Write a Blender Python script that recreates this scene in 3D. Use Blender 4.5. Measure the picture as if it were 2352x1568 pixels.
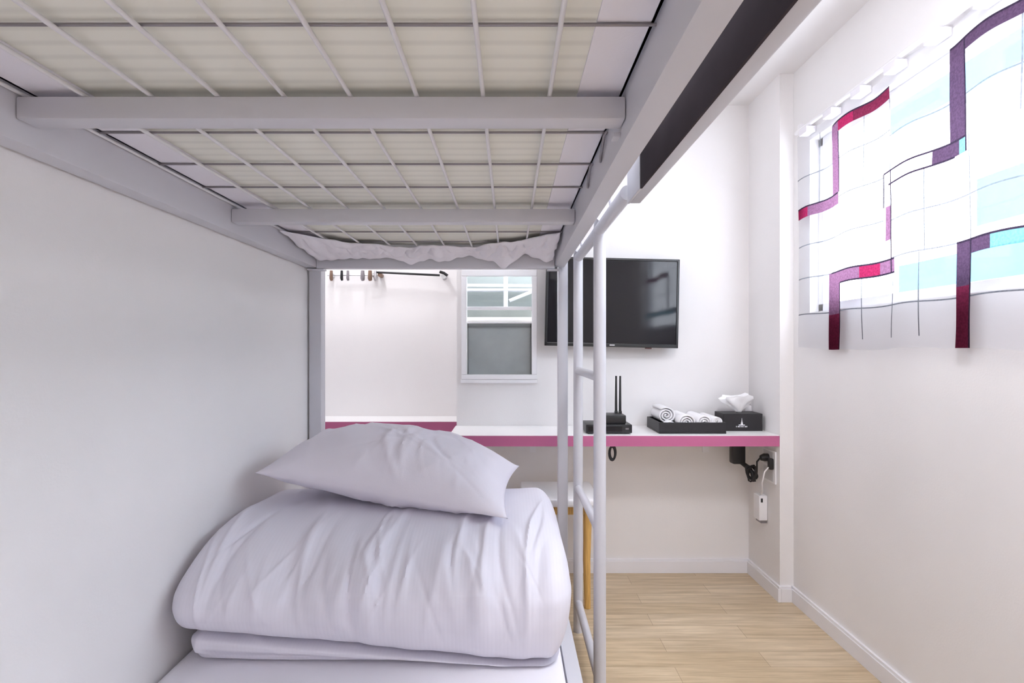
import bpy, bmesh, math, random
import numpy as np
from mathutils import Vector, noise
random.seed(7)
for o in list(bpy.data.objects): bpy.data.objects.remove(o, do_unlink=True)
sc = bpy.context.scene
C = sc.collection
PI = math.pi
H = 1.10                     # camera height above the floor
Z = lambda z: H+z

# ---------------------------------------------------------------- camera
cam_d = bpy.data.cameras.new('camera'); cam = bpy.data.objects.new('camera', cam_d); C.objects.link(cam)
cam.location = (0, 0, H); cam.rotation_euler = (PI/2, 0, 0)
cam_d.sensor_width = 36; cam_d.lens = 1258/2352*36
cam_d.shift_x = 6/2352; cam_d.shift_y = 17/2352
cam_d.clip_start = 0.02
sc.camera = cam
# ---------------------------------------------------------------- view / exposure
sc.view_settings.view_transform = 'Standard'; sc.view_settings.look = 'None'
sc.view_settings.gamma = 1; sc.view_settings.use_curve_mapping = False
sc.view_settings.exposure = 1.66
# ---------------------------------------------------------------- world (overcast daylight)
w = bpy.data.worlds.new('world'); sc.world = w; w.use_nodes = True
bg = w.node_tree.nodes['Background']; bg.inputs[0].default_value = (0.94, 0.95, 1.0, 1); bg.inputs[1].default_value = 4.5
try:
    sc.cycles.max_bounces = 14; sc.cycles.diffuse_bounces = 8; sc.cycles.transparent_max_bounces = 16
except Exception: pass
# unseen ceiling lamps, alcove and rear ones added as fill: (x, y, z-under-ceiling, radius, watts)
UNSEEN_LAMPS = [(0.62, 0.80, 0.20, 14), (-0.85, 2.65, 0.13, 15), (0.3, -0.80, 0.18, 14)]

# ---------------------------------------------------------------- materials
def mat(name, col, rough=0.5, metal=0.0, spec=0.5, var=0.0, vscale=8.0, bump=0.0, bscale=60.0, stretch=None, emit=None, coat=0):
    m = bpy.data.materials.new(name); m.use_nodes = True
    nt = m.node_tree; b = nt.nodes['Principled BSDF']
    b.inputs['Base Color'].default_value = (*col, 1); b.inputs['Roughness'].default_value = rough
    b.inputs['Metallic'].default_value = metal; b.inputs['Specular IOR Level'].default_value = spec
    if coat: b.inputs['Coat Weight'].default_value = coat
    tc = nt.nodes.new('ShaderNodeTexCoord'); mp = nt.nodes.new('ShaderNodeMapping')
    nt.links.new(tc.outputs['Object'], mp.inputs[0])
    if stretch: mp.inputs['Scale'].default_value = stretch
    if var:
        n = nt.nodes.new('ShaderNodeTexNoise'); n.inputs['Scale'].default_value = vscale; n.inputs['Detail'].default_value = 4
        nt.links.new(mp.outputs[0], n.inputs['Vector'])
        r = nt.nodes.new('ShaderNodeValToRGB')
        r.color_ramp.elements[0].position = .3; r.color_ramp.elements[1].position = .7
        r.color_ramp.elements[0].color = (*[c*(1-var) for c in col], 1); r.color_ramp.elements[1].color = (*[min(1, c*(1+var)) for c in col], 1)
        nt.links.new(n.outputs[0], r.inputs[0]); nt.links.new(r.outputs[0], b.inputs['Base Color'])
    if bump:
        n2 = nt.nodes.new('ShaderNodeTexNoise'); n2.inputs['Scale'].default_value = bscale; n2.inputs['Detail'].default_value = 3
        nt.links.new(mp.outputs[0], n2.inputs['Vector'])
        bp = nt.nodes.new('ShaderNodeBump'); bp.inputs['Strength'].default_value = bump; bp.inputs['Distance'].default_value = .002
        nt.links.new(n2.outputs[0], bp.inputs['Height']); nt.links.new(bp.outputs[0], b.inputs['Normal'])
    if emit:
        b.inputs['Emission Color'].default_value = (*emit[0], 1); b.inputs['Emission Strength'].default_value = emit[1]
    return m
WALL = mat('white_wallpaper', (.80, .782, .782), .75, var=.012, vscale=3, bump=.15, bscale=180)
CEIL = mat('ceiling_paper', (.82, .80, .80), .8, bump=.1, bscale=150)
TRIM = mat('white_trim', (.80, .79, .82), .4)
FRAME = mat('painted_white_steel', (.58, .575, .615), .38, bump=.05, bscale=90)
GUARD_SHADE = mat('guard_gap_shade', (.040, .031, .037), .8, spec=.15, var=.25, vscale=5)  # shade on the guard rail's inner face, put in as near-black colour
WIREM = mat('white_wire', (.72, .71, .73), .35)
CREAM = mat('cream_ticking', (.78, .775, .70), .85)
SHEET = mat('white_cotton', (.80, .78, .83), .85, bump=.12, bscale=300)
BED = mat('lavender_white_satin', (.72, .70, .775), .7)
BEDP = mat('pillow_cotton', (.72, .69, .76), .75, bump=.15, bscale=260)
DESKTOP = mat('white_laminate', (.88, .87, .87), .3)
PINK = mat('pink_edge_band', (.50, .13, .27), .4)
BLACK = mat('black_plastic', (.012, .012, .014), .4)
SCREEN = mat('tv_glass', (.010, .0095, .012), .06, spec=.35)
BEZEL = mat('tv_bezel', (.01, .01, .011), .3)
SILVER = mat('silver', (.6, .6, .62), .3, metal=.9)
TRAY = mat('black_leatherette', (.014, .013, .016), .5, bump=.3, bscale=400)
TOWEL = mat('white_terry', (.86, .85, .87), .95, bump=.8, bscale=500)
TISSUE = mat('tissue_paper', (.9, .9, .92), .9)
WHITEP = mat('white_plastic', (.82, .81, .83), .35)
OAK = mat('oak_wood', (.60, .36, .11), .5, var=.2, vscale=10, stretch=(12, 12, 1))
BROWN = mat('brown_wood_peg', (.20, .12, .08), .5, var=.2)
GREYM = mat('grey_metal', (.28, .26, .28), .35, metal=.6)
PRINT = mat('white_print', (.75, .75, .78), .6)
# quilting lines on the underside of the mattress
def stripes(m, scale, strength, axis, dark=.9):
    nt = m.node_tree; b = nt.nodes['Principled BSDF']
    tc = nt.nodes.new('ShaderNodeTexCoord'); wv = nt.nodes.new('ShaderNodeTexWave'); wv.bands_direction = axis
    wv.inputs['Scale'].default_value = scale; wv.inputs['Distortion'].default_value = .25; wv.inputs['Detail'].default_value = 1
    nt.links.new(tc.outputs['Object'], wv.inputs['Vector'])
    r = nt.nodes.new('ShaderNodeValToRGB'); c = b.inputs['Base Color'].default_value[:]
    r.color_ramp.elements[0].color = (c[0]*dark, c[1]*dark, c[2]*dark, 1); r.color_ramp.elements[1].color = c
    r.color_ramp.elements[1].position = .45
    nt.links.new(wv.outputs[0], r.inputs[0]); nt.links.new(r.outputs[0], b.inputs['Base Color'])
    bp = nt.nodes.new('ShaderNodeBump'); bp.inputs['Strength'].default_value = strength; bp.inputs['Distance'].default_value = .002
    nt.links.new(wv.outputs[0], bp.inputs['Height']); nt.links.new(bp.outputs[0], b.inputs['Normal'])
stripes(CREAM, 9, .3, 'Y', .90)
stripes(BED, 34, .04, 'X', .985)
# laminate floor: planks running across the aisle
FLOOR = bpy.data.materials.new('oak_laminate'); FLOOR.use_nodes = True
nt = FLOOR.node_tree; b = nt.nodes['Principled BSDF']; b.inputs['Roughness'].default_value = .32
tc = nt.nodes.new('ShaderNodeTexCoord'); br = nt.nodes.new('ShaderNodeTexBrick')
br.inputs['Scale'].default_value = 1; br.inputs['Brick Width'].default_value = .9; br.inputs['Row Height'].default_value = .095
br.inputs['Mortar Size'].default_value = .0012; br.inputs['Mortar'].default_value = (.42, .32, .21, 1)
br.inputs['Color1'].default_value = (.60, .475, .315, 1); br.inputs['Color2'].default_value = (.68, .56, .40, 1); br.offset = .37
nt.links.new(tc.outputs['Object'], br.inputs['Vector'])
mp = nt.nodes.new('ShaderNodeMapping'); mp.inputs['Scale'].default_value = (2.2, 34, 1); nt.links.new(tc.outputs['Object'], mp.inputs[0])
n = nt.nodes.new('ShaderNodeTexNoise'); n.inputs['Scale'].default_value = 1.6; n.inputs['Detail'].default_value = 7; n.inputs['Roughness'].default_value = .65
nt.links.new(mp.outputs[0], n.inputs['Vector'])
r = nt.nodes.new('ShaderNodeValToRGB'); r.color_ramp.elements[0].position = .3; r.color_ramp.elements[1].position = .72
r.color_ramp.elements[0].color = (.64, .60, .54, 1); r.color_ramp.elements[1].color = (1.1, 1.1, 1.1, 1)
nt.links.new(n.outputs[0], r.inputs[0])
mx = nt.nodes.new('ShaderNodeMixRGB'); mx.blend_type = 'MULTIPLY'; mx.inputs[0].default_value = 1
nt.links.new(br.outputs[0], mx.inputs[1]); nt.links.new(r.outputs[0], mx.inputs[2]); nt.links.new(mx.outputs[0], b.inputs['Base Color'])
# glass
def glassy(name, tint, rough, fac):
    m = bpy.data.materials.new(name); m.use_nodes = True; nt = m.node_tree; nt.nodes.clear()
    out = nt.nodes.new('ShaderNodeOutputMaterial'); t = nt.nodes.new('ShaderNodeBsdfTransparent'); t.inputs[0].default_value = (*tint, 1)
    g = nt.nodes.new('ShaderNodeBsdfGlossy'); g.inputs['Roughness'].default_value = rough
    mx = nt.nodes.new('ShaderNodeMixShader'); mx.inputs[0].default_value = fac
    nt.links.new(t.outputs[0], mx.inputs[1]); nt.links.new(g.outputs[0], mx.inputs[2]); nt.links.new(mx.outputs[0], out.inputs[0]); return m
GLASS = glassy('window_glass', (.95, .98, 1), .02, .06)
def sheer(name, col, tr=.12, diff=.4):
    m = bpy.data.materials.new(name); m.use_nodes = True; nt = m.node_tree; nt.nodes.clear()
    out = nt.nodes.new('ShaderNodeOutputMaterial'); t = nt.nodes.new('ShaderNodeBsdfTransparent')
    t.inputs[0].default_value = (*col, 1)
    d = nt.nodes.new('ShaderNodeBsdfDiffuse'); l = nt.nodes.new('ShaderNodeBsdfTranslucent')
    tc = nt.nodes.new('ShaderNodeTexCoord'); nz = nt.nodes.new('ShaderNodeTexNoise'); nz.inputs['Scale'].default_value = 40
    mp = nt.nodes.new('ShaderNodeMapping'); mp.inputs['Scale'].default_value = (1, 4, 4); nt.links.new(tc.outputs['Object'], mp.inputs[0]); nt.links.new(mp.outputs[0], nz.inputs['Vector'])
    rr = nt.nodes.new('ShaderNodeValToRGB'); k = .72 if col[1] < .5 else .985
    rr.color_ramp.elements[0].position = .35; rr.color_ramp.elements[1].position = .65
    rr.color_ramp.elements[0].color = (*[c*k for c in col], 1); rr.color_ramp.elements[1].color = (*col, 1)
    nt.links.new(nz.outputs[0], rr.inputs[0]); nt.links.new(rr.outputs[0], d.inputs[0]); nt.links.new(rr.outputs[0], l.inputs[0])
    a = nt.nodes.new('ShaderNodeMixShader'); a.inputs[0].default_value = 1-diff
    nt.links.new(d.outputs[0], a.inputs[1]); nt.links.new(l.outputs[0], a.inputs[2])
    c = nt.nodes.new('ShaderNodeMixShader'); c.inputs[0].default_value = 1-tr
    nt.links.new(t.outputs[0], c.inputs[1]); nt.links.new(a.outputs[0], c.inputs[2]); nt.links.new(c.outputs[0], out.inputs[0]); return m

# ---------------------------------------------------------------- mesh helpers
class MB:
    def __init__(s): s.v = []; s.f = []; s.m = []
    def add(s, vs, fs, mi=0):
        n = len(s.v); s.v += [tuple(p) for p in vs]; s.f += [tuple(i+n for i in f) for f in fs]; s.m += [mi]*len(fs); return s
    def box(s, x0, x1, y0, y1, z0, z1, bev=0.0, mi=0, seg=2):
        bm = bmesh.new(); bmesh.ops.create_cube(bm, size=1)
        for v in bm.verts: v.co = ((x0+x1)/2+v.co.x*(x1-x0), (y0+y1)/2+v.co.y*(y1-y0), (z0+z1)/2+v.co.z*(z1-z0))
        if bev: bmesh.ops.bevel(bm, geom=bm.edges[:], offset=bev, segments=seg, affect='EDGES', profile=.6)
        bm.verts.index_update()
        s.add([v.co[:] for v in bm.verts], [[v.index for v in f.verts] for f in bm.faces], mi); bm.free(); return s
    def tube(s, pts, r, n=10, mi=0, caps=True, closed=False):
        pts = [Vector(p) for p in pts]; rs = r if isinstance(r, (list, tuple)) else [r]*len(pts)
        L = len(pts); vs = []; fs = []; up = None
        for i, p in enumerate(pts):
            if closed: t = (pts[(i+1) % L]-pts[i-1]).normalized()
            else: t = (pts[min(i+1, L-1)]-pts[max(i-1, 0)]).normalized()
            if up is None:
                up = Vector((0, 0, 1)) if abs(t.z) < .9 else Vector((0, 1, 0))
            a = (up-t*up.dot(t)).normalized(); up = a; b = t.cross(a)
            for k in range(n):
                q = 2*PI*(k+.5)/n; vs.append(p+a*(math.cos(q)*rs[i])+b*(math.sin(q)*rs[i]))
        R = L if closed else L-1
        for i in range(R):
            for k in range(n):
                k2 = (k+1) % n; j = (i+1) % L
                fs.append((i*n+k, i*n+k2, j*n+k2, j*n+k))
        if caps and not closed: fs.append(tuple(range(n))[::-1]); fs.append(tuple((L-1)*n+k for k in range(n)))
        return s.add(vs, fs, mi)
    def lathe(s, prof, cx, cy, z0, n=28, mi=0):
        vs = []; fs = []
        for r_, z in prof:
            for k in range(n): q = 2*PI*k/n; vs.append((cx+r_*math.cos(q), cy+r_*math.sin(q), z0+z))
        for i in range(len(prof)-1):
            for k in range(n): k2 = (k+1) % n; fs.append((i*n+k, i*n+k2, (i+1)*n+k2, (i+1)*n+k))
        fs.append(tuple(range(n))[::-1]); fs.append(tuple((len(prof)-1)*n+k for k in range(n)))
        return s.add(vs, fs, mi)
    def grid(s, P, mi=0, wrap_u=False):
        nu, nv = P.shape[:2]; vs = [tuple(P[i, j]) for i in range(nu) for j in range(nv)]; fs = []
        for i in range(nu-(0 if wrap_u else 1)):
            for j in range(nv-1):
                i2 = (i+1) % nu; fs.append((i*nv+j, i2*nv+j, i2*nv+j+1, i*nv+j+1))
        return s.add(vs, fs, mi)
WL = {}
def obj(name, mb, mats, parent=None, smooth=False, label=None, fix=True):
    """mesh built in room coordinates (x, depth, height above floor)"""
    mats = mats if isinstance(mats, (list, tuple)) else [mats]
    if parent is not None: org = WL[parent.name]
    else:
        xs = [v[0] for v in mb.v]; ys = [v[1] for v in mb.v]; zs = [v[2] for v in mb.v]
        org = Vector(((min(xs)+max(xs))/2, (min(ys)+max(ys))/2, min(zs)))
    me = bpy.data.meshes.new(name); me.from_pydata([tuple(Vector(v)-org) for v in mb.v], [], mb.f)
    for m in mats: me.materials.append(m)
    me.polygons.foreach_set('material_index', mb.m)
    if fix:
        bm = bmesh.new(); bm.from_mesh(me); bmesh.ops.recalc_face_normals(bm, faces=bm.faces[:]); bm.to_mesh(me); bm.free()
    if smooth:
        me.polygons.foreach_set('use_smooth', [True]*len(me.polygons))
        try: me.set_sharp_from_angle(angle=math.radians(50))
        except Exception: pass
    o = bpy.data.objects.new(name, me); C.objects.link(o)
    if parent is not None: o.parent = parent; WL[o.name] = org.copy()
    else: o.location = org; WL[o.name] = org.copy()
    if label: o['label'] = label
    return o
def tag(o, label, cat, group=None, kind=None):
    o['label'] = label; o['category'] = cat
    if group: o['group'] = group
    if kind: o['kind'] = kind
    return o
def thing(name, label, cat, loc, group=None):
    o = bpy.data.objects.new(name, None); C.objects.link(o); o.location = loc; o.empty_display_size = .05
    WL[o.name] = Vector(loc); return tag(o, label, cat, group)
def struct(name, mb, m, label, cat, smooth=False, parent=None):
    o = obj(name, mb, m, parent, smooth)
    if parent is None: o['kind'] = 'structure'; o['label'] = label; o['category'] = cat
    return o
def P(px, py, D): return (D*(px-1170)/1258, D, H-(py-801)*D/1258)

# ---------------------------------------------------------------- room shell
XL, XR, YF, YA, ZC = -.815, 1.24, 2.70, 3.05, 2.30
XC, YC = 1.18, 2.39          # pillar in the far right corner
YB = -1.35
struct('floor', MB().box(-1.35, 1.36, YB-.1, 3.15, -.06, 0), FLOOR, 'light oak laminate floor with planks across the aisle', 'floor')
struct('ceiling', MB().box(-1.35, 1.36, YB-.1, 3.15, ZC, ZC+.08), CEIL, 'white papered ceiling above the bunk and the aisle', 'ceiling')
struct('wall_left', MB().box(-1.35, XL, YB, 2.27, 0, ZC), WALL, 'plain white wall along the left side of the bunk bed', 'wall')
struct('wall_alcove', MB().box(-1.35, -1.25, 2.27, YA, 0, ZC), WALL, 'white side wall of the alcove beyond the bunk', 'wall')
struct('wall_alcove_back', MB().box(-1.25, -.26, YA, YA+.08, 0, ZC), WALL, 'off-white recessed wall behind the narrow pink-edged ledge', 'wall')
# far wall with the small window opening
wx0, wx1, wz0, wz1 = -.215, .115, H-.132, H+.375
fw = MB()
fw.box(-.26, wx0, YF, YF+.09, 0, ZC); fw.box(wx1, 1.34, YF, YF+.09, 0, ZC)
fw.box(wx0, wx1, YF, YF+.09, 0, wz0); fw.box(wx0, wx1, YF, YF+.09, wz1, ZC); fw.box(-.26, -.245, YF+.09, YA+.08, 0, ZC)
struct('wall_far', fw, WALL, 'white far wall carrying the television and the small window', 'wall')
struct('wall_pillar', MB().box(XC, 1.34, YC, YF, 0, ZC), WALL, 'shallow white pillar in the far right corner', 'pillar')
# right wall with the wide window opening
ry0, ry1, rz0, rz1 = .45, 2.26, H+.15, H+.86
rw = MB()
rw.box(XR, 1.34, YB, ry0, 0, ZC); rw.box(XR, 1.34, ry1, YC, 0, ZC)
rw.box(XR, 1.34, ry0, ry1, 0, rz0); rw.box(XR, 1.34, ry0, ry1, rz1, ZC)
struct('wall_right', rw, WALL, 'white right wall with the curtained window', 'wall')
struct('wall_behind', MB().box(-1.35, 1.36, YB-.1, YB, 0, ZC), WALL, 'white wall behind the viewer', 'wall')
# baseboards with a lighter top bead
def baseboard(name, x0, x1, y0, y1, side, label):
    h = .068
    m = MB().box(x0, x1, y0, y1, 0, h-.010, .0015)
    e = .002
    a = [x0, x1, y0, y1]
    if side == 'y': a[3] = y1; a[2] = y0+.004
    else: a[0] = x0+.004
    m.box(*a, h-.010, h, .001)
    struct(name, m, TRIM, label, 'baseboard')
baseboard('baseboard_far', -.245, XC, YF-.014, YF, 'y', 'white baseboard along the far wall below the desk')
baseboard('baseboard_pillar_side', XC-.014, XC, YC-.014, YF-.014, 'x', 'white baseboard on the side of the corner pillar')
baseboard('baseboard_pillar_front', XC, XR-.014, YC-.014, YC, 'y', 'short white baseboard on the front of the corner pillar')
baseboard('baseboard_right', XR-.014, XR, YB, YC, 'x', 'white baseboard running along the right wall')

# ---- wide window in the right wall
wn = MB()
for a in ((ry0, ry1, rz0, rz0+.035), (ry0, ry1, rz1-.035, rz1), (ry0, ry0+.035, rz0, rz1), (ry1-.035, ry1, rz0, rz1)):
    wn.box(1.275, 1.315, a[0], a[1], a[2], a[3], .003)
w1 = bpy.data.objects.new('window_1', None); C.objects.link(w1); w1.location = (1.29, 1.56, rz0); WL['window_1'] = Vector((1.29, 1.56, rz0))
w1['kind'] = 'structure'; w1['label'] = 'wide bright window behind the patchwork curtain'; w1['category'] = 'window'
obj('window_frame', wn, TRIM, w1)
obj('glass', MB().box(1.293, 1.297, ry0+.035, ry1-.035, rz0+.035, rz1-.035), GLASS, w1)

# ---- small window in the far wall
w2 = bpy.data.objects.new('window_2', None); C.objects.link(w2); w2.location = (-.05, YF, wz0); WL['window_2'] = Vector((-.05, YF, wz0))
w2['kind'] = 'structure'; w2['label'] = 'small white-framed sash window left of the television'; w2['category'] = 'window'
fr = MB(); t = .026
for a in ((wx0-.02, wx1+.02, wz0-.018, wz0+.006), (wx0-.02, wx1+.02, wz1-.018, wz1+.012), (wx0-.02, wx0+.005, wz0+.0065, wz1-.0185), (wx1-.005, wx1+.02, wz0+.0065, wz1-.0185)):
    fr.box(a[0], a[1], YF-.018, YF+.012, a[2], a[3], .003)
obj('window_frame', fr, WHITEP, w2)
obj('window_sill', MB().box(wx0-.024, wx1+.024, YF-.022, YF, wz0-.036, wz0-.019, .003), TRIM, w2)
obj('mid_rail', MB().box(wx0+.005, wx1-.005, YF+.004, YF+.03, H+.193, H+.209, .003).box(wx0+.005, wx1-.005, YF+.01, YF+.03, H+.126, H+.134, .002), WHITEP, w2)
FROST = mat('grey_frosted_glass', (.34, .37, .37), .22, var=.12, vscale=5)
sash = MB().box(wx0+.005, wx1-.005, YF+.028, YF+.036, wz0+.006, H+.126)
obj('frosted_pane', sash, FROST, w2)
gs = MB()
GRIM = mat('window_gasket', (.20, .21, .21), .6)
for a in ((wx0+.005, wx0+.012, wz0+.006, H+.126), (wx1-.012, wx1-.005, wz0+.006, H+.126), (wx0+.005, wx1-.005, H+.106, H+.116)):
    gs.box(a[0], a[1], YF+.022, YF+.029, a[2], a[3])
obj('gasket', gs, GRIM, w2)
obj('glass', MB().box(wx0+.005, wx1-.005, YF+.014, YF+.017, H+.209, wz1-.018), GLASS, w2)
# pale shaft and pipes seen through the small window
shm = mat('outside_plaster', (.30, .33, .31), .8, var=.08, vscale=5)
sh = MB().box(-.244, .9, 3.05, 3.10, .2, Z(.62))
struct('wall_light_shaft', sh, shm, 'pale plaster wall of the light shaft outside the small window', 'wall')
pp = thing('shaft_pipework', 'white pipes crossing the shaft wall outside the small window', 'pipe', (-.05, 3.02, H+.2))
obj('pipe', MB().tube([(-.24, 3.01, H+.35), (.5, 3.01, H+.345)], .008), WHITEP, pp, True)
obj('pipe', MB().tube([(-.02, 2.985, H+.22), (-.02, 2.985, H+.6)], .012), WHITEP, pp, True)
obj('pipe', MB().tube([(.0, 2.955, H+.26), (.25, 2.955, H+.36)], .009), WHITEP, pp, True)
obj('ledge', MB().box(-.24, .5, 2.93, 3.03, H+.15, H+.17, .004), TRIM, pp)
obj('ledge', MB().box(-.24, .5, 2.97, 3.03, H+.315, H+.327, .003), TRIM, pp)

# ---- neighbour building outside the wide window
nb = mat('neighbour_wall', (.80, .86, .90), .8, var=.05, vscale=2)
nbb = mat('neighbour_blue_glass', (.010, .145, .21), .4, var=.1, vscale=2)
bo = thing('neighbour_building', 'pale building with blue balcony bands seen through the curtain', 'building', (4.3, 2.2, 0))
for z0, z1, y1 in ((1.80, 2.6, 4.6), (.84, 1.16, 3.75), (.36, .68, 4.5)):
    obj('balcony_panel', MB().box(3.2, 3.35, -2.5, y1, Z(z0), Z(z1)), nbb, bo)
obj('corner_column', MB().box(3.36, 3.6, 2.2, 2.6, Z(-1.1), Z(2.9)), nb, bo)

# ---------------------------------------------------------------- unseen ceiling lamps, two of them added as fill
LM = mat('lamp_diffuser', (.9, .9, .9), .5)
for i, (x, y, r_, wt) in enumerate(UNSEEN_LAMPS):
    t_ = thing('unseen_ceiling_lamp', ['unseen round flush ceiling lamp over the aisle', 'small round fill lamp added in the alcove beyond the bunk', 'round flush fill lamp added behind the viewer'][i], 'lamp', (x, y, ZC-.05), 'unseen flush ceiling lamps')
    obj('unseen_lamp_base', MB().lathe([(r_+.012, 0), (r_+.012, .02)], x, y, ZC-.0205), TRIM, t_)
    em = mat('unseen_lamp_glow', (.9, .9, .9), .5, emit=((.965, .965, 1.0), wt))
    obj('unseen_diffuser', MB().lathe([(r_*.55, 0), (r_*.9, .008), (r_, .028)], x, y, ZC-.0485), em, t_, True)

# ---------------------------------------------------------------- bunk bed
Xi, Xo, Li, Lo = .181, .222, -.765, -.808
Z = lambda z: H+z
bb = thing('bunk_bed', 'white painted steel bunk bed with wire mesh base and guard rail', 'bunk bed', (-.29, 1.18, 0))
def post(x0, x1, y0, y1): return MB().box(x0, x1, y0, y1, 0, Z(.78), .006)
obj('post', post(.196, .236, 2.205, 2.25), FRAME, bb, True)
obj('post', post(Lo, -.758, 2.205, 2.26), FRAME, bb, True)
obj('post', post(.196, .236, .10, .145), FRAME, bb, True)
obj('post', post(Lo, -.758, .10, .145), FRAME, bb, True)
def rail(xa, xb, y0, y1, z0, z1): return MB().box(xa, xb, y0, y1, Z(z0), Z(z1), .004)
obj('side_rail', rail(Xi, Xo, .146, 2.204, .328, .425), FRAME, bb, True)
obj('side_rail', rail(Lo, Li, .146, 2.204, .322, .425), FRAME, bb, True)
obj('end_rail', rail(Li+.001, Xi-.001, 2.165, 2.20, .318, .44), FRAME, bb, True)
obj('end_rail', rail(Li+.001, Xi-.001, .10, .14, .33, .40), FRAME, bb, True)
for y in (.847, 1.503): obj('cross_beam', rail(Li+.001, Xi-.001, y, y+.042, .356-(.008 if y > 1 else 0), .391-(.006 if y > 1 else 0)), FRAME, bb, True)
obj('cross_beam', rail(Li+.001, Xi-.001, .19, .23, .356, .391), FRAME, bb, True)
for k in range(8):
    x = -.662+.1035*k
    obj('mesh_wire', MB().tube([(x, .15, Z(.3945)), (x, 2.166, Z(.3945))], .0035, 8), WIREM, bb, True)
obj('mesh_wire', MB().tube([(-.7605, .15, Z(.397)), (-.7605, 2.166, Z(.397))], .003, 8), WIREM, bb, True)
for y in (.33, .50, .675, 1.012, 1.185, 1.354, 1.70, 1.87, 2.04):
    obj('mesh_wire', MB().tube([(Li, y, Z(.3995)), (Xi, y, Z(.3995))], .0022, 8), GREYM, bb, True, 'darker crosswise wire')
# mesh clips on the right rail
for y in (1.012, 1.185):
    obj('wire_clip', MB().tube([(Xi-.001, y-.004, Z(.40)), (Xi-.006, y, Z(.395)), (Xi-.004, y+.05, Z(.372)), (Xi-.001, y+.07, Z(.37))], .003, 8), GREYM, bb, True)
# weld brackets
obj('corner_bracket', MB().box(Xi-.012, Xi, .89, .912, Z(.345), Z(.352), .001), FRAME, bb)
obj('corner_bracket', MB().box(.150, .2, 2.166, 2.204, Z(.312), Z(.3175), .001), FRAME, bb)
obj('corner_bracket', MB().box(-.80, -.735, 2.166, 2.204, Z(.312), Z(.3175), .001), FRAME, bb)
# guard rail beside the upper rail
g = obj('guard_rail', MB().box(.2665, .290, .16, 1.215, Z(.322), Z(.43), .003), FRAME, bb, True)
obj('inner_face_shade', MB().box(.2625, .2664, .16, 1.099, Z(.3215), Z(.43)), GUARD_SHADE, g, False, 'inner face of the guard rail with shade in its colour')  # thin dark sheet for the shade in the gap beside the bed rail
obj('guard_lit_end', MB().box(.2615, .2664, 1.10, 1.216, Z(.3215), Z(.425), .001), FRAME, g)  # added pale piece for the light spilling onto the far end
for y in (.4, 1.05): obj('guard_bracket', MB().box(Xo, .2610, y, y+.04, Z(.40), Z(.43)), FRAME, g)
obj('guard_tube', MB().tube([(.278, .18, Z(.72)), (.278, 1.2, Z(.72))], .014, 14), FRAME, g, True)
obj('guard_upright', MB().tube([(.278, .3, Z(.43)), (.278, .3, Z(.72))], .011, 12), FRAME, g, True)
obj('guard_upright', MB().tube([(.278, 1.18, Z(.43)), (.278, 1.18, Z(.72))], .011, 12), FRAME, g, True)
# lower bunk frame
obj('lower_rail', MB().box(.135, .172, .146, 2.204, .235, .325, .004).box(.16, .199, 2.16, 2.204, .25, .31), FRAME, bb, True)
obj('lower_rail', MB().box(-.813, -.804, .146, 2.204, .235, .325, .004), FRAME, bb, True)
obj('lower_end_rail', MB().box(Li, .134, 2.165, 2.2, .235, .325, .004), FRAME, bb, True)
obj('lower_end_rail', MB().box(Li, .134, .10, .14, .235, .325, .004), FRAME, bb, True)
sl = MB()
for k in range(9): sl.box(Li, .134, .25+k*.22, .32+k*.22, .215, .234)
obj('lower_slats', sl, FRAME, bb)
obj('bolt', MB().tube([(.172, 1.72, .285), (.177, 1.72, .285)], .007, 10), GREYM, bb, True)

# ---------------------------------------------------------------- ladder
ld = thing('bunk_ladder', 'white tubular steel ladder hooked on the aisle side of the bunk', 'ladder', (.268, 1.86, 0))
def stile(y, top):
    r_ = .0145
    m = MB()
    pts = [(.268, y, 0.0), (.268, y, Z(top-.05))]
    for k in range(1, 7):
        a = k/6*PI/2; pts.append((.268-(.0)*k, y-.045*(1-math.cos(a)), Z(top-.05)+.045*math.sin(a)))
    m.tube(pts, .0185, 16); return m
obj('stile', stile(1.625, .39), FRAME, ld, True)
obj('stile', stile(2.135, .39), FRAME, ld, True)
for z in (-.085, -.54, -.985):
    obj('rung', MB().tube([(.268, 1.64, Z(z)), (.268, 2.12, Z(z))], .0145, 14), FRAME, ld, True)
obj('top_bar', MB().tube([(.2665, 1.235, Z(.352)), (.2665, 2.10, Z(.352))], .017, 14), FRAME, ld, True)
for y in (1.40, 1.96):
    obj('hook', MB().tube([(.262, y, Z(.36)), (.256, y, Z(.40)), (.245, y, Z(.432)), (.20, y, Z(.438)), (.191, y, Z(.434))], .006, 10), FRAME, ld, True)

# ---------------------------------------------------------------- upper mattress, sheet
um = thing('mattress', 'cream quilted mattress lying on the wire mesh of the upper bunk', 'mattress', (-.29, 1.18, Z(.404)))
obj('mattress_body', MB().box(-.75, .174, .19, 2.15, Z(.4055), Z(.56), .02, seg=4), CREAM, um, True)
hm = MB().box(.108, .1785, .19, 2.15, Z(.4022), Z(.4054)).box(-.757, -.667, .19, 2.15, Z(.4022), Z(.4054)).box(.1745, .1785, .19, 2.15, Z(.4022), Z(.52)).box(-.757, -.752, .19, 2.15, Z(.4022), Z(.52))
obj('sheet_hem', hm, SHEET, um, False, 'white sheet tucked under both long edges')
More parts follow.
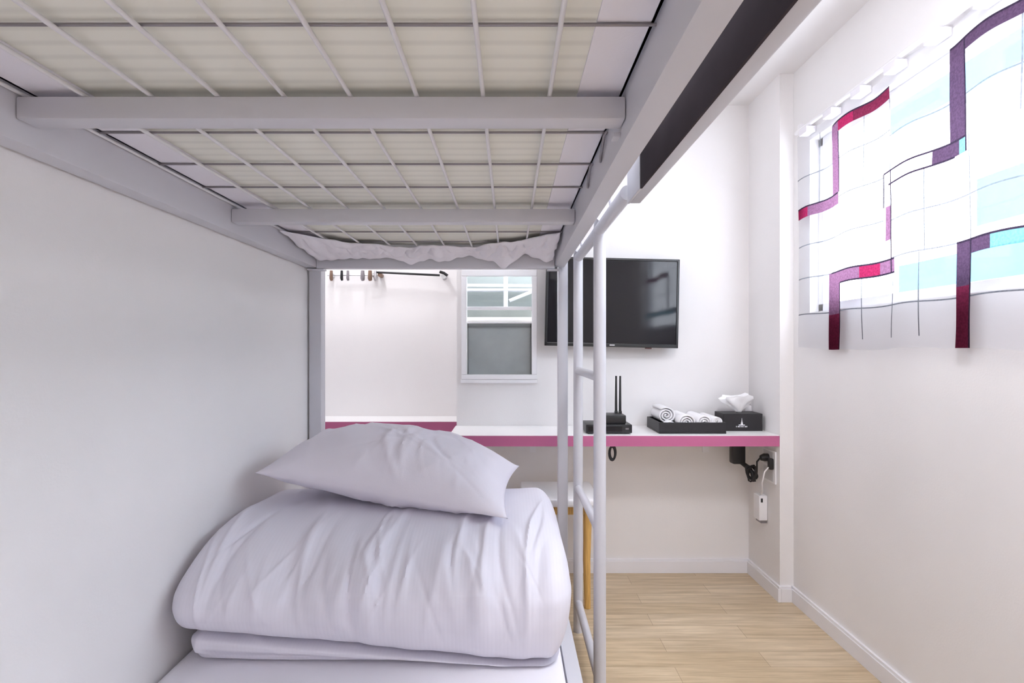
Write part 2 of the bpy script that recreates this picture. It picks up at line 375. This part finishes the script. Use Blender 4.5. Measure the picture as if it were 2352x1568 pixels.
# crumpled sheet end hanging at the far end
nu, nv = 240, 26
Pm = np.zeros((nu, nv, 3))
for i in range(nu):
    u = i/(nu-1); x = -.755+u*.925
    e = abs(2*u-1)
    top = 2.075-.26*max(0, (e-.35)/.65)**1.5+.05*noise.noise(Vector((x*9, 1, 3)))+.02*noise.noise(Vector((x*28, 1, 3)))
    dr = .352+.030*noise.noise(Vector((x*9, 5, 0)))+.018*noise.noise(Vector((x*24, 2, 7)))-.024*math.exp(-((u-.80)/.05)**2)-.014*math.exp(-((u-.42)/.045)**2)
    for j in range(nv):
        v = j/(nv-1)
        D = top+(2.148-top)*v
        z = .388-(.388-dr)*(v**1.7)
        wr = .026*noise.noise(Vector((x*22, v*2.5, 11)))+.007*noise.noise(Vector((x*55, v*5, 4)))+.008*math.sin(x*60+v*3+3*noise.noise(Vector((x*5, 0, 0))))
        k = math.sin(PI*min(1, v*1.1))
        Pm[i, j] = (x+.006*noise.noise(Vector((x*20, v*8, 1)))*k, D+wr*.6*k-.004, Z(z-abs(wr)*k))
o = obj('crumpled_sheet', MB().grid(Pm), SHEET, None, True)
sm = o.modifiers.new('thick', 'SOLIDIFY'); sm.thickness = .003; sm.offset = 0
tag(o, 'crumpled white sheet end bunched under the far end of the upper mattress', 'sheet')

# ---------------------------------------------------------------- lower mattress and bedding
lm = thing('mattress', 'lower bunk mattress in a white striped fitted sheet under the bedding', 'mattress', (-.33, 1.18, .236))
mm = MB().box(-.802, .13, .16, 2.16, .236, .3485, .022, seg=4)
obj('mattress_body', mm, SHEET, lm, True)
pm = MB()
def folds(seed, n, x0, x1, s0, s1, wmin, wmax, lmin, lmax, amin, amax, tilt):
    rg = np.random.RandomState(seed); F = []
    for _ in range(n):
        F.append((rg.uniform(x0, x1), rg.uniform(s0, s1), rg.uniform(-tilt, tilt), rg.uniform(wmin, wmax), rg.uniform(lmin, lmax), rg.uniform(amin, amax)*(1 if rg.rand() < .7 else -1), rg.uniform(-1, 1)))
    return F
def fold_disp(F, x, s):
    d = np.zeros_like(x)
    for (cx, cs, t, w_, l_, a, cv) in F:
        ds = s-cs; dx = x-cx-math.tan(t)*ds-cv*ds*ds*1.2
        d += a*np.exp(-np.abs(dx/w_)**1.5)*np.exp(-(ds/l_)**2)
    return d
def blob(prof, x0, x1, nx, nt, F, endr, xs_shift=None, nseed=0, topfn=None, namp=.008, s0=-1):
    """closed sheet-wrapped volume: profile (depth, height) swept along x with rounded ends"""
    p = np.array(prof + [prof[0]], float)
    # Catmull-Rom resample
    seg = len(prof); T = np.linspace(0, seg, nt, endpoint=False); Q = np.zeros((nt, 2))
    for i, t in enumerate(T):
        k = int(t); f = t-k; P0, P1, P2, P3 = [np.array(prof[(k+j) % seg]) for j in (-1, 0, 1, 2)]
        Q[i] = .5*((2*P1)+(-P0+P2)*f+(2*P0-5*P1+4*P2-P3)*f*f+(-P0+3*P1-3*P2+P3)*f**3)
    d = np.roll(Q, -1, 0)-np.roll(Q, 1, 0); N = np.stack([d[:, 1], -d[:, 0]], 1); N /= np.linalg.norm(N, axis=1)[:, None]+1e-9
    if ((Q-Q.mean(0))*N).sum() < 0: N = -N
    s = np.concatenate([[0], np.cumsum(np.linalg.norm(np.diff(Q, axis=0), axis=1))])
    a = np.linspace(-1, 1, nx); a = np.sign(a)*(1-(1-np.abs(a))**1.6)
    out = np.zeros((nt, nx, 3)); cen = Q.mean(0)
    half = (x1-x0)/2; mid = (x0+x1)/2
    for j, aa in enumerate(a):
        x = mid+half*aa
        edge = half*(1-abs(aa)); k = 1.0
        if edge < endr: k = math.sqrt(max(0, 1-((endr-edge)/endr)**2))
        k = max(k, .05)
        sc_ = np.array([1-.35*(1-k), k*.9+.1]) if False else np.array([1-.30*(1-k), .08+.92*k])
        q = cen+(Q-cen)*sc_
        dd = fold_disp(F, np.full(nt, x), s)*min(1, k*1.2)*np.clip((s-s0)/.10, .12, 1)*1.5
        nn = np.array([noise.noise(Vector((x*5+nseed, s[i]*5, nseed)))*namp+noise.noise(Vector((x*16, s[i]*9, nseed+3)))*namp*.35 for i in range(nt)])
        q = q+N*(dd+nn)[:, None]
        out[:, j, 0] = x; out[:, j, 1] = q[:, 0]; out[:, j, 2] = H+q[:, 1]
        if topfn: out[:, j] = topfn(out[:, j], x)
    m = MB(); m.grid(out, 0, wrap_u=True)
    m.f.append(tuple(i*nx for i in range(nt))); m.m.append(0); m.f.append(tuple(i*nx+nx-1 for i in range(nt))[::-1]); m.m.append(0)
    return m, Q, s
# thin folded blanket under the duvet
F0 = folds(3, 30, -.8, .12, 0, .3, .006, .012, .03, .1, .001, .003, 1.2)
m0, _, _ = blob([(1.30, -.728), (1.285, -.712), (1.30, -.697), (1.40, -.692), (1.7, -.692), (2.0, -.695), (2.03, -.715), (2.0, -.745), (1.7, -.748), (1.4, -.748), (1.32, -.745)], -.775, .125, 160, 120, F0, .05, nseed=5, namp=.003)
m0.v = [(x, y, H-.7465+(z-H+.7465)*(1.38-1.33*min(1, max(0, (x+.75)/.75)))) for x, y, z in m0.v]
tag(obj('folded_blanket', m0, BED, None, True), 'thin folded white blanket pressed flat beneath the duvet', 'blanket')
# big folded duvet
F = folds(11, 34, -.74, .1, .14, .42, .006, .014, .07, .2, .003, .007, .28) + folds(5, 14, -.7, .08, .05, .3, .02, .04, .1, .22, .005, .010, .25) + folds(29, 24, -.72, .1, .08, .3, .004, .008, .03, .09, .002, .004, .5)
prof = [(1.36, -.692), (1.285, -.675), (1.262, -.635), (1.262, -.60), (1.272, -.575), (1.30, -.54), (1.36, -.50), (1.45, -.472), (1.58, -.462), (1.74, -.464), (1.89, -.482), (1.99, -.53), (2.02, -.62), (1.95, -.68), (1.75, -.692), (1.55, -.692)]
def dtop(v, x):
    # lower lip sinks towards the aisle
    k = min(1, max(0, (x+.75)/.75)); w_ = np.clip((H-.6-v[:, 2])/.08, 0, 1)
    v[:, 2] += (.024-.077*k)*w_
    return v
m1, Q1, s1 = blob(prof, -.808, .152, 300, 260, F, .065, topfn=dtop, nseed=1, namp=.007, s0=.085)
dv = obj('duvet', m1, BED, None, True)
tag(dv, 'thick folded white duvet with soft creases piled on the lower bunk', 'duvet')
# pillow
def pillow(c00, c10, c11, c01, thick, sag, seed):
    n_ = 110; u = np.linspace(-1, 1, n_); Fp = folds(seed+4, 20, -.85, .9, -.8, .6, .02, .05, .35, .9, .003, .008, .18) + folds(seed+1, 14, -.2, .95, -.95, -.1, .010, .022, .2, .45, .002, .004, .35)
    m = MB()
    A, B, D_, E = [np.array(c) for c in (c00, c10, c11, c01)]
    for side in (1, -1):
        G = np.zeros((n_, n_, 3))
        for i in range(n_):
            for j in range(n_):
                a, b_ = u[i], u[j]
                # pincushion edges so that the corners stand out
                aa = a*(1-.07*(1-b_*b_)*abs(a)**2); bb_ = b_*(1-.09*(1-a*a)*abs(b_)**2)
                s_, t_ = (aa+1)/2, (bb_+1)/2
                base = A*(1-s_)*(1-t_)+B*s_*(1-t_)+D_*s_*t_+E*(1-s_)*t_
                f = (max(0, 1-abs(a)**2.3)*max(0, 1-abs(b_)**2.3))**.62
                wr = 0
                G[i, j] = base; G[i, j, 2] += side*f*(thick if side > 0 else sag)
        Ug, Vg = np.meshgrid(u, u, indexing='ij')
        dd = fold_disp(Fp, Ug, Vg)
        msk = np.clip((1-np.abs(Ug))*5, 0, 1)*np.clip((1-np.abs(Vg))*8, 0, 1)
        G[:, :, 2] += side*dd*msk*.9; G[:, :, 1] -= dd*msk*.5
        for i in range(n_):
            for j in range(n_):
                G[i, j, 2] += .006*noise.noise(Vector((u[i]*3+9, u[j]*3, side)))*msk[i, j]
        m.grid(G)
    return m
pb = pillow((-.745, 1.60, H-.362), (-.004, 1.440, H-.447), (.035, 1.93, H-.412), (-.70, 2.02, H-.38), .152, .065, 21)
po = obj('pillow', pb, BEDP, None, True)
bm = bmesh.new(); bm.from_mesh(po.data); bmesh.ops.remove_doubles(bm, verts=bm.verts[:], dist=.0004); bmesh.ops.recalc_face_normals(bm, faces=bm.faces[:]); bm.to_mesh(po.data); bm.free()
tag(po, 'plump white pillow tilted on top of the folded duvet', 'pillow')

# ---------------------------------------------------------------- desk and ledge
zd = H-.378
dk = thing('wall_desk', 'long white wall-mounted desk top with a magenta pink front edge', 'desk', (.46, 2.54, zd-.048))
bmd = MB()
bmd.box(-.264, XC-.001, YC+.003, YF-.001, zd-.048, zd, 0)
obj('desk_top', bmd, DESKTOP, dk)
obj('edge_band', MB().box(-.266, XC-.001, YC, YC+.0028, zd-.0475, zd-.002).box(-.2665, -.2642, YC+.003, YF-.001, zd-.0475, zd-.002), PINK, dk, False, 'pink edge band')
for x in (.1, .95): obj('desk_bracket', MB().box(x, x+.03, 2.45, YF-.001, zd-.054, zd-.0485).box(x, x+.03, YF-.008, YF-.001, zd-.13, zd-.0545), WHITEP, dk)
lg = thing('wall_ledge', 'narrow white ledge with pink edge in the alcove left of the desk', 'ledge', (-.75, 2.94, zd-.05))
obj('ledge_top', MB().box(-1.249, -.262, 2.822, YA-.001, zd-.048, zd+.004), DESKTOP, lg)
obj('edge_band', MB().box(-1.249, -.262, 2.818, 2.8218, zd-.0475, zd+.002), PINK, lg, False, 'pink edge band')

# ---------------------------------------------------------------- television
tv = thing('television', 'flat black wall-mounted television above the desk', 'television', (.4905, 2.62, H+.222))
def rotp(mb, c, ang):
    ca, sa = math.cos(ang), math.sin(ang)
    mb.v = [(c[0]+(x-c[0])*ca+(z-c[2])*sa, y, c[2]-(x-c[0])*sa+(z-c[2])*ca) for x, y, z in mb.v]; return mb
tc_ = (.4905, 2.62, H+.222); A = math.radians(1.2)
tx0, tx1, tz0, tz1 = .172, .811, H+.0095, H+.434
bz = MB()
for a in ((tx0, tx1, tz0, tz0+.016), (tx0, tx1, tz1-.011, tz1), (tx0, tx0+.011, tz0, tz1), (tx1-.011, tx1, tz0, tz1)):
    bz.box(a[0], a[1], 2.612, 2.64, a[2], a[3], .002)
obj('bezel', rotp(bz, tc_, A), BEZEL, tv)
obj('screen', rotp(MB().box(tx0+.0112, tx1-.0112, 2.6165, 2.622, tz0+.0162, tz1-.0112), tc_, A), SCREEN, tv)
obj('back_shell', rotp(MB().box(tx0+.012, tx1-.012, 2.6225, 2.655, tz0+.017, tz1-.012, .004), tc_, A), BLACK, tv)
tv.rotation_euler = (0, 0, math.radians(1.0))
obj('wall_mount', MB().box(.38, .6, 2.656, YF-.009, H+.12, H+.32), GREYM, tv)
obj('badge', rotp(MB().box(.482, .506, 2.6112, 2.6118, tz0+.006, tz0+.0115), tc_, A), SILVER, tv)
obj('sensor', rotp(MB().box(.655, .685, 2.615, 2.63, tz0-.006, tz0, .002), tc_, A), mat('sensor_red', (.08, .02, .02), .3), tv)

# ---------------------------------------------------------------- things on the desk
stb = thing('set_top_box', 'low black set-top box on the desk under the router', 'set-top box', (.445, 2.49, zd))
obj('casing', MB().box(.34, .545, 2.43, 2.58, zd+.004, zd+.042, .004), BLACK, stb, True)
obj('front_panel', MB().box(.35, .50, 2.4288, 2.4299, zd+.012, zd+.034), SCREEN, stb)
obj('indicator', MB().box(.515, .53, 2.4288, 2.4299, zd+.020, zd+.027), GREYM, stb)
for x in (.35, .515): obj('foot', MB().box(x, x+.02, 2.44, 2.46, zd, zd+.0038), BLACK, stb)
rt = thing('wifi_router', 'black router with two upright antennas standing on the set-top box', 'router', (.46, 2.5, zd+.0425))
obj('router_body', MB().box(.395, .523, 2.45, 2.56, zd+.0425, zd+.081, .006), BLACK, rt, True)
for x in (.497, .516):
    a = obj('antenna', MB().tube([(x, 2.552, zd+.078), (x, 2.553, zd+.12), (x+.001, 2.556, zd+.252)], [.0062, .0058, .0042], 12), BLACK, rt, True)
    obj('antenna_joint', MB().tube([(x-.007, 2.552, zd+.083), (x+.007, 2.552, zd+.083)], .0068, 12), BLACK, a, True)
# towel tray
ty = thing('towel_tray', 'black open tray holding rolled white towels on the desk', 'tray', (.815, 2.55, zd))
obj('tray_base', MB().box(.668, .966, 2.44, 2.66, zd, zd+.006), TRAY, ty)
for nme, a in (('front', (.668, .966, 2.44, 2.447)), ('back', (.668, .966, 2.653, 2.66)), ('left', (.668, .675, 2.4472, 2.6528)), ('right', (.959, .966, 2.4472, 2.6528))):
    obj('tray_side', MB().box(*a, zd+.0062, zd+.050, .0015), TRAY, ty)
def towel(x, z, y0, y1, r_, label, seed):
    rg = random.Random(seed); m = MB(); n_ = 64; turns = 3.2
    K = 90; ring = []
    for k in range(K):
        q = k/(K-1); ang = q*turns*2*PI+seed; rr = .004+(r_-.004)*q
        ring.append((math.cos(ang)*rr*(1.05), math.sin(ang)*rr*.95))
    ys = [y0+(y1-y0)*i/12 for i in range(13)]
    G = np.zeros((K, 13, 3))
    for k in range(K):
        for i, y in enumerate(ys):
            wob = .0012*noise.noise(Vector((k*.2, i*.7, seed)))
            G[k, i] = (x+ring[k][0]*(1+wob*20), y+.004*noise.noise(Vector((k*.15, seed, i*.1))), z+ring[k][1])
    m.grid(G); o = obj('rolled_towel', m, TOWEL, None, True)
    s_ = o.modifiers.new('thick', 'SOLIDIFY'); s_.thickness = .0065; s_.offset = -.6
    tag(o, label, 'towel', 'rolled towels in the black tray'); return o
zt = zd+.006
towel(.718, zt+.068, 2.505, 2.648, .041, 'rolled white towel standing highest at the left end of the black tray', 1)
towel(.722, zt+.030, 2.452, 2.495, .022, 'small rolled cloth in the front left corner of the black tray', 4)
towel(.798, zt+.042, 2.455, 2.645, .038, 'second rolled white towel from the left in the black tray', 2)
towel(.876, zt+.044, 2.452, 2.642, .037, 'third rolled white towel from the left in the black tray', 5)
towel(.934, zt+.046, 2.455, 2.645, .022, 'rolled white towel at the right end of the black tray beside the tissues', 3)
# tissue box
tb = thing('tissue_box', 'black tissue box with a small white print beside the towel tray', 'tissue box', (1.07, 2.58, zd))
obj('box_body', MB().box(.985, 1.165, 2.52, 2.63, zd, zd+.080, .002), TRAY, tb)
pr = MB().box(1.055, 1.083, 2.5184, 2.5198, zd+.026, zd+.030)
for k, wd in enumerate((.003, .006, .004, .005, .003, .006, .004)): pr.box(1.043+k*.0078, 1.043+k*.0078+wd, 2.5184, 2.5198, zd+.018, zd+.0235)
pr.add([(1.063, 2.5184, zd+.030), (1.075, 2.5184, zd+.030), (1.071, 2.5184, zd+.045), (1.0695, 2.5184, zd+.060), (1.0685, 2.5184, zd+.060), (1.067, 2.5184, zd+.045)], [(0, 1, 2, 3, 4, 5)])
obj('printed_emblem', pr, PRINT, tb, False, 'small white spire emblem with lettering below')
nG = 30; G = np.zeros((nG, 24, 3))
for i in range(nG):
    for j in range(24):
        a = 2*PI*i/nG; v = j/23
        rr = (.010+.062*v**.8)*(1+.45*noise.noise(Vector((math.cos(a)*2, math.sin(a)*2, v*1.5))))
        G[i, j] = (1.078+rr*math.cos(a)*(1.1), 2.575+rr*.45*math.sin(a), zd+.079+.085*v**.7*(1+.5*noise.noise(Vector((math.cos(a)*1.6+3, math.sin(a)*1.6, 0)))))
o = obj('tissue', MB().grid(G, 0, True), TISSUE, tb, True); o.modifiers.new('t', 'SOLIDIFY').thickness = .001
bt = thing('pump_bottle', 'slim white bottle standing behind the right end of the tissue box', 'bottle', (1.150, 2.655, zd))
obj('bottle_body', MB().lathe([(.014, 0), (.0155, .004), (.0155, .085), (.013, .10), (.006, .106)], 1.160, 2.655, zd, 20), WHITEP, bt, True)
obj('bottle_cap', MB().lathe([(.007, 0), (.007, .02), (.005, .024)], 1.160, 2.655, zd+.1065, 16), GREYM, bt, True)

# ---------------------------------------------------------------- sockets, plugs, cables under the desk
so = thing('wall_socket', 'white double wall socket on the pillar side under the desk', 'socket', (XC-.004, 2.475, H-.53))
obj('cover_plate', MB().box(XC-.009, XC-.0005, 2.415, 2.535, H-.60, H-.455, .003), WHITEP, so)
obj('socket_insert', MB().box(XC-.0112, XC-.0092, 2.43, 2.52, H-.52, H-.46, .001).box(XC-.0112, XC-.0092, 2.43, 2.52, H-.59, H-.53, .001), mat('socket_grey', (.6, .59, .6), .4), so)
pl = thing('power_plug', 'round black plug in the upper socket under the desk', 'plug', (XC-.03, 2.455, H-.49))
obj('plug_body', MB().tube([(XC-.0118, 2.475, H-.49), (XC-.03, 2.475, H-.49), (XC-.045, 2.475, H-.492)], [.018, .018, .012], 16), BLACK, pl, True)
obj('plug_cord', MB().tube([(XC-.046, 2.475, H-.492), (XC-.06, 2.478, H-.51), (XC-.055, 2.49, H-.56), (XC-.06, 2.51, H-.60)], .004, 8), BLACK, pl, True)
pl2 = thing('power_plug', 'flat black plug nearest the front edge of the wall socket', 'plug', (XC-.02, 2.43, H-.56))
obj('plug_body', MB().box(XC-.030, XC-.0118, 2.418, 2.444, H-.535, H-.485, .005), BLACK, pl2, True)
obj('plug_cord', MB().tube([(XC-.03, 2.43, H-.525), (XC-.045, 2.435, H-.545), (XC-.05, 2.45, H-.60), (XC-.03, 2.49, H-.65), (XC-.025, 2.515, H-.668)], .0032, 8), WHITEP, pl2, True)
ad = thing('power_adapter', 'bulky black power adapter hanging under the right end of the desk', 'adapter', (1.11, 2.60, zd-.19))
obj('adapter_body', MB().box(1.052, 1.112, 2.575, 2.625, zd-.165, zd-.056, .008), BLACK, ad, True)
obj('adapter_cord', MB().tube([(1.10, 2.60, zd-.16), (1.125, 2.585, zd-.18), (1.135, 2.56, zd-.20), (1.14, 2.55, zd-.24)], [.010, .012, .010, .008], 10), BLACK, ad, True)
cb = MB()
for k in range(5):
    pts = []
    for q in range(13):
        a = q/12*2*PI; pts.append((1.125+.022*math.cos(a)+.004*k, 2.555+.003*k, zd-.19-.030*math.sin(a)-.006*k+.01*math.cos(2*a+k)))
    cb.tube(pts, .0042, 8)
tag(obj('cable_bundle', cb, BLACK, None, True), 'black bundled cable looped below the power adapter', 'cable')
wb = thing('switch_box', 'small white plastic box on the pillar below the wall socket', 'adapter', (1.165, 2.53, H-.78))
obj('box_body', MB().box(1.140, 1.179, 2.50, 2.56, H-.785, H-.67, .006), WHITEP, wb, True)
obj('switch', MB().box(1.1475, 1.156, 2.4975, 2.4995, H-.70, H-.682), BLACK, wb)
obj('box_foot', MB().box(1.150, 1.178, 2.505, 2.555, H-.797, H-.786), GREYM, wb)
lp = []
for q in range(17):
    a = q/16*2*PI; lp.append((.455+.013*math.cos(a), 2.425, zd-.085+.030*math.sin(a)))
cl = thing('cable_coil', 'short black cable coil hanging under the desk beside the ladder', 'cable', (.45, 2.425, zd-.12))
obj('coil', MB().tube(lp[:-1], .005, 10, closed=True).tube([(x+.004, y+.009, z+.003) for x, y, z in lp[:-1]], .005, 10, closed=True), BLACK, cl, True)
obj('coil_tie', MB().box(.448, .462, 2.418, 2.440, zd-.0565, zd-.0485), BLACK, cl)

# ---------------------------------------------------------------- stool under the desk
st = thing('stool', 'white-seated stool with round oak legs tucked half under the desk', 'stool', (.22, 2.47, 0))
sz = H-.632
obj('seat', MB().box(.05, .385, 2.30, 2.62, sz-.035, sz, .012, seg=3), WHITEP, st, True)
for (a, b_) in ((.072, 2.325), (.356, 2.325), (.072, 2.595), (.356, 2.595)):
    dx = -.02 if a > .2 else .02; dy = .012 if b_ < 2.4 else -.012
    x0 = a-dx*.2; 
    obj('leg', MB().tube([(x0-.028 if a > .2 else x0+.02, b_, 0.0), (x0-.03 if a > .2 else x0+.02, b_+dy, .2), (a-.02 if a > .2 else a+.02, b_+dy*1.5, sz-.036)], [.013, .016, .018], 16), OAK, st, True)
for y in (2.335, 2.57): obj('apron', MB().box(.10, .33, y, y+.015, sz-.075, sz-.0355, .002), OAK, st)

# ---------------------------------------------------------------- coat rail in the alcove
cr = thing('clothes_rail', 'thin black clothes rail fixed high on the alcove wall', 'clothes rail', (-.52, 3.0, H+.39))
obj('rod', MB().tube([P(866, 625, 3.0), P(1010, 632, 3.0)], .006, 12), BLACK, cr, True)
obj('rod_end', MB().tube([P(1010, 624, 3.0), P(1020, 627, 3.0), P(1028, 633, 3.0)], .008, 10), BLACK, cr, True)
e = P(1019, 634, 3.0); obj('wall_mount', MB().tube([(e[0], 3.0, e[2]), (e[0], 3.048, e[2])], .014, 16), SILVER, cr, True)
e = P(872, 634, 3.0); obj('wall_mount', MB().tube([(e[0], 3.0, e[2]+.008), (e[0], 3.048, e[2]+.008)], .012, 16), BROWN, cr, True)
pr_ = thing('peg_rack', 'row of small brown and grey pegs left of the black clothes rail', 'coat rack', (-.87, 3.02, H+.38))
a0 = P(752, 632, 3.02); a1 = P(868, 632, 3.02)
obj('rack_bar', MB().tube([a0, a1], .0035, 10), SILVER, pr_, True)
for px, wd, m_ in ((761, 4, BROWN), (785, 3.4, BLACK), (799, 3.4, GREYM), (833, 5, GREYM), (850, 5, BROWN), (862, 4, SILVER)):
    e = P(px, 633, 3.0); r_ = wd*3/1258
    obj('peg', MB().tube([(e[0], 3.005, e[2]-.024), (e[0], 2.998, e[2]-.014), (e[0], 3.0, e[2]+.028)], [r_*.8, r_, r_*.8], 12), m_, pr_, True)
for x in (a0[0]+.01, a1[0]-.03): obj('rack_mount', MB().box(x, x+.02, 3.02, 3.049, a0[2]-.01, a0[2]+.01), SILVER, pr_)

# ---------------------------------------------------------------- patchwork curtain
cm = [sheer('sheer_white', (.86, .86, .88), .80, .97), sheer('seam_thread', (.17, .17, .19), .05, .5), sheer('strip_burgundy', (.11, .014, .035), .004, .4), sheer('strip_plum', (.06, .034, .062), .02, .4),
      sheer('strip_lilac', (.15, .07, .12), .05, .35), sheer('strip_crimson', (.20, .014, .05), .02, .35), sheer('strip_aqua', (.10, .22, .27), .12, .35), sheer('strip_edge', (.03, .02, .035), .01, .5)]
WH, SEAM, BURG, PLUM, LIL, CRIM, AQUA, EDGE = range(8)
# strips: (d0, d1, z0, z1, colour), metres; e = dark edge on which side
S = [(1.748, 2.06, .800, .838, BURG), (1.93, 2.06, .800, .838, CRIM), (2.014, 2.063, .577, .838, LIL), (2.019, 2.298, .535, .577, LIL), (2.22, 2.298, .535, .577, CRIM),
     (1.744, 1.785, .46, .57, WH), (1.748, 1.775, .35, .46, LIL), (1.748, 1.775, .287, .35, WH),
     (1.574, 1.785, .528, .570, WH), (1.484, 1.574, .528, .570, PLUM), (1.459, 1.484, .528, .570, AQUA), (1.459, 1.517, .57, .83, PLUM),
     (.62, 1.517, .797, .83, PLUM), (1.62, 1.73, .243, .287, LIL), (1.73, 1.80, .243, .287, LIL), (1.80, 1.895, .243, .287, CRIM), (1.895, 2.0, .243, .287, LIL), (2.0, 2.074, .243, .287, LIL),
     (2.014, 2.09, .13, .287, LIL), (2.014, 2.09, -.05, .13, BURG), (1.447, 1.494, .17, .29, PLUM), (1.447, 1.494, -.05, .17, BURG), (1.38, 1.447, .252, .29, PLUM), (.62, 1.38, .252, .29, AQUA),
     (1.20, 1.235, .29, .55, PLUM), (.62, 1.18, .53, .57, BURG), (1.18, 1.235, .53, .57, PLUM)]
S = [s_ for s_ in S if s_[:2] != (1.62, 1.73)]
EZ = [(.838, 1.748, 2.06), (.577, 2.019, 2.298), (.570, 1.459, 1.785), (.83, .62, 1.517), (.287, 1.73, 2.074), (.243, 1.73, 2.014), (.29, .62, 1.494), (.528, 1.50, 1.76)]
ED = [(1.459, .528, .83), (1.747, .243, .57), (1.447, -.05, .29), (2.014, -.05, .243), (2.014, .577, .80), (1.785, .46, .57)]
SEZ = [(.70, 1.75, 2.014), (.42, 1.785, 2.298), (.68, 1.517, 1.748), (.68, .62, 1.459), (.14, .62, 2.298), (.41, .62, 1.747), (.70, 2.06, 2.298), (.29, 1.494, 1.747), (.56, 1.785, 2.02), (.287, 2.074, 2.298)]
SED = [(1.88, .577, .80), (1.447, .29, .57), (1.60, .287, .528), (1.885, .0, .243), (2.15, .577, .85), (1.748, .57, .80), (1.74, 0, .243), (1.30, .57, .797), (2.02, .287, .535), (1.62, 0, .287), (1.20, 0, .25)]
ds = {.62, 2.298}; zs = {-.05, .885}
for s_ in S: ds |= {s_[0], s_[1]}; zs |= {s_[2], s_[3]}
tE, tS = .0058, .0042
for z, a, b_ in EZ: zs |= {z-tE/2, z+tE/2}; ds |= {a, b_}
for d, a, b_ in ED: ds |= {d-tE/2, d+tE/2}; zs |= {a, b_}
for z, a, b_ in SEZ: zs |= {z-tS/2, z+tS/2}; ds |= {a, b_}
for d, a, b_ in SED: ds |= {d-tS/2, d+tS/2}; zs |= {a, b_}
def refine(v, mx):
    v = sorted(x for x in v); out = [v[0]]
    for x in v[1:]:
        if x-out[-1] < 1e-5: continue
        n_ = max(1, math.ceil((x-out[-1])/mx)); a = out[-1]
        out += [a+(x-a)*k/n_ for k in range(1, n_+1)]
    return out
ds = [d for d in refine(ds, .012) if .619 < d < 2.2985]; zs = [z for z in refine(zs, .02) if z > -.051]
ZB, ZT = 0.0, .885
cu = MB(); vs = []; 
for d in ds:
    for z in zs:
        v = (z+.05)/(.935)     # 0 bottom .. 1 top
        zb = .0 + .004*math.sin(d*9)+.004*noise.noise(Vector((d*5, 0, 0)))
        zz = zb+(z+.05)*(.885-zb)/.935 if False else (z if z > .12 else .12-(.12-z)*(.12-zb)/.17)
        top = .008*math.sin(d*2*PI/.29)*max(0, (z-.5)/.385)
        amp = .004+.003*v
        x = 1.214+amp*math.sin(d*2*PI/.29+.6*math.sin(z*5))+.003*noise.noise(Vector((d*14, z*5, 2)))
        zw = zz-.004*(math.sin(d*2*PI/.29))*(.4+.6*v)
        vs.append((x, d, H+zw))
fs = []; mi = []; nz = len(zs)
def colour(d, z):
    for q, a, b_ in EZ:
        if abs(z-q) < tE/2 and a <= d <= b_: return EDGE
    for q, a, b_ in ED:
        if abs(d-q) < tE/2 and a <= z <= b_: return EDGE
    c = None
    for s_ in S:
        if s_[0] < d < s_[1] and s_[2] < z < s_[3]: c = s_[4]
    if c is not None: return c
    for q, a, b_ in SEZ:
        if abs(z-q) < tS/2 and a <= d <= b_: return SEAM
    for q, a, b_ in SED:
        if abs(d-q) < tS/2 and a <= z <= b_: return SEAM
    return WH
for i in range(len(ds)-1):
    for j in range(nz-1):
        fs.append((i*nz+j, (i+1)*nz+j, (i+1)*nz+j+1, i*nz+j+1)); mi.append(colour((ds[i]+ds[i+1])/2, (zs[j]+zs[j+1])/2))
cu.v = vs; cu.f = fs; cu.m = mi
ct = thing('patchwork_curtain', 'sheer white patchwork curtain with burgundy and plum strips on the window', 'curtain', (1.21, 1.62, H))
obj('curtain_cloth', cu, cm, ct, True, fix=False)
k = 0
tb_ = MB()
for d in [2.24, 2.07, 1.90, 1.73, 1.56, 1.39, 1.22, 1.05, .88, .71]:
    obj('curtain_tab', MB().box(1.199, 1.2385, d-.028, d+.028, Z(.878), Z(.902), .002), SHEET, ct)
rd = thing('curtain_rod', 'slim white curtain rod above the patchwork curtain', 'curtain rod', (1.22, 1.6, Z(.92)))
obj('rod', MB().tube([(1.22, .60, Z(.915)), (1.22, 2.33, Z(.915))], .0085, 12), WHITEP, rd, True)
for d in (2.31, 1.47, .63): obj('rod_bracket', MB().box(1.22, XR-.0005, d-.01, d+.01, Z(.924), Z(.945), .002), WHITEP, rd)
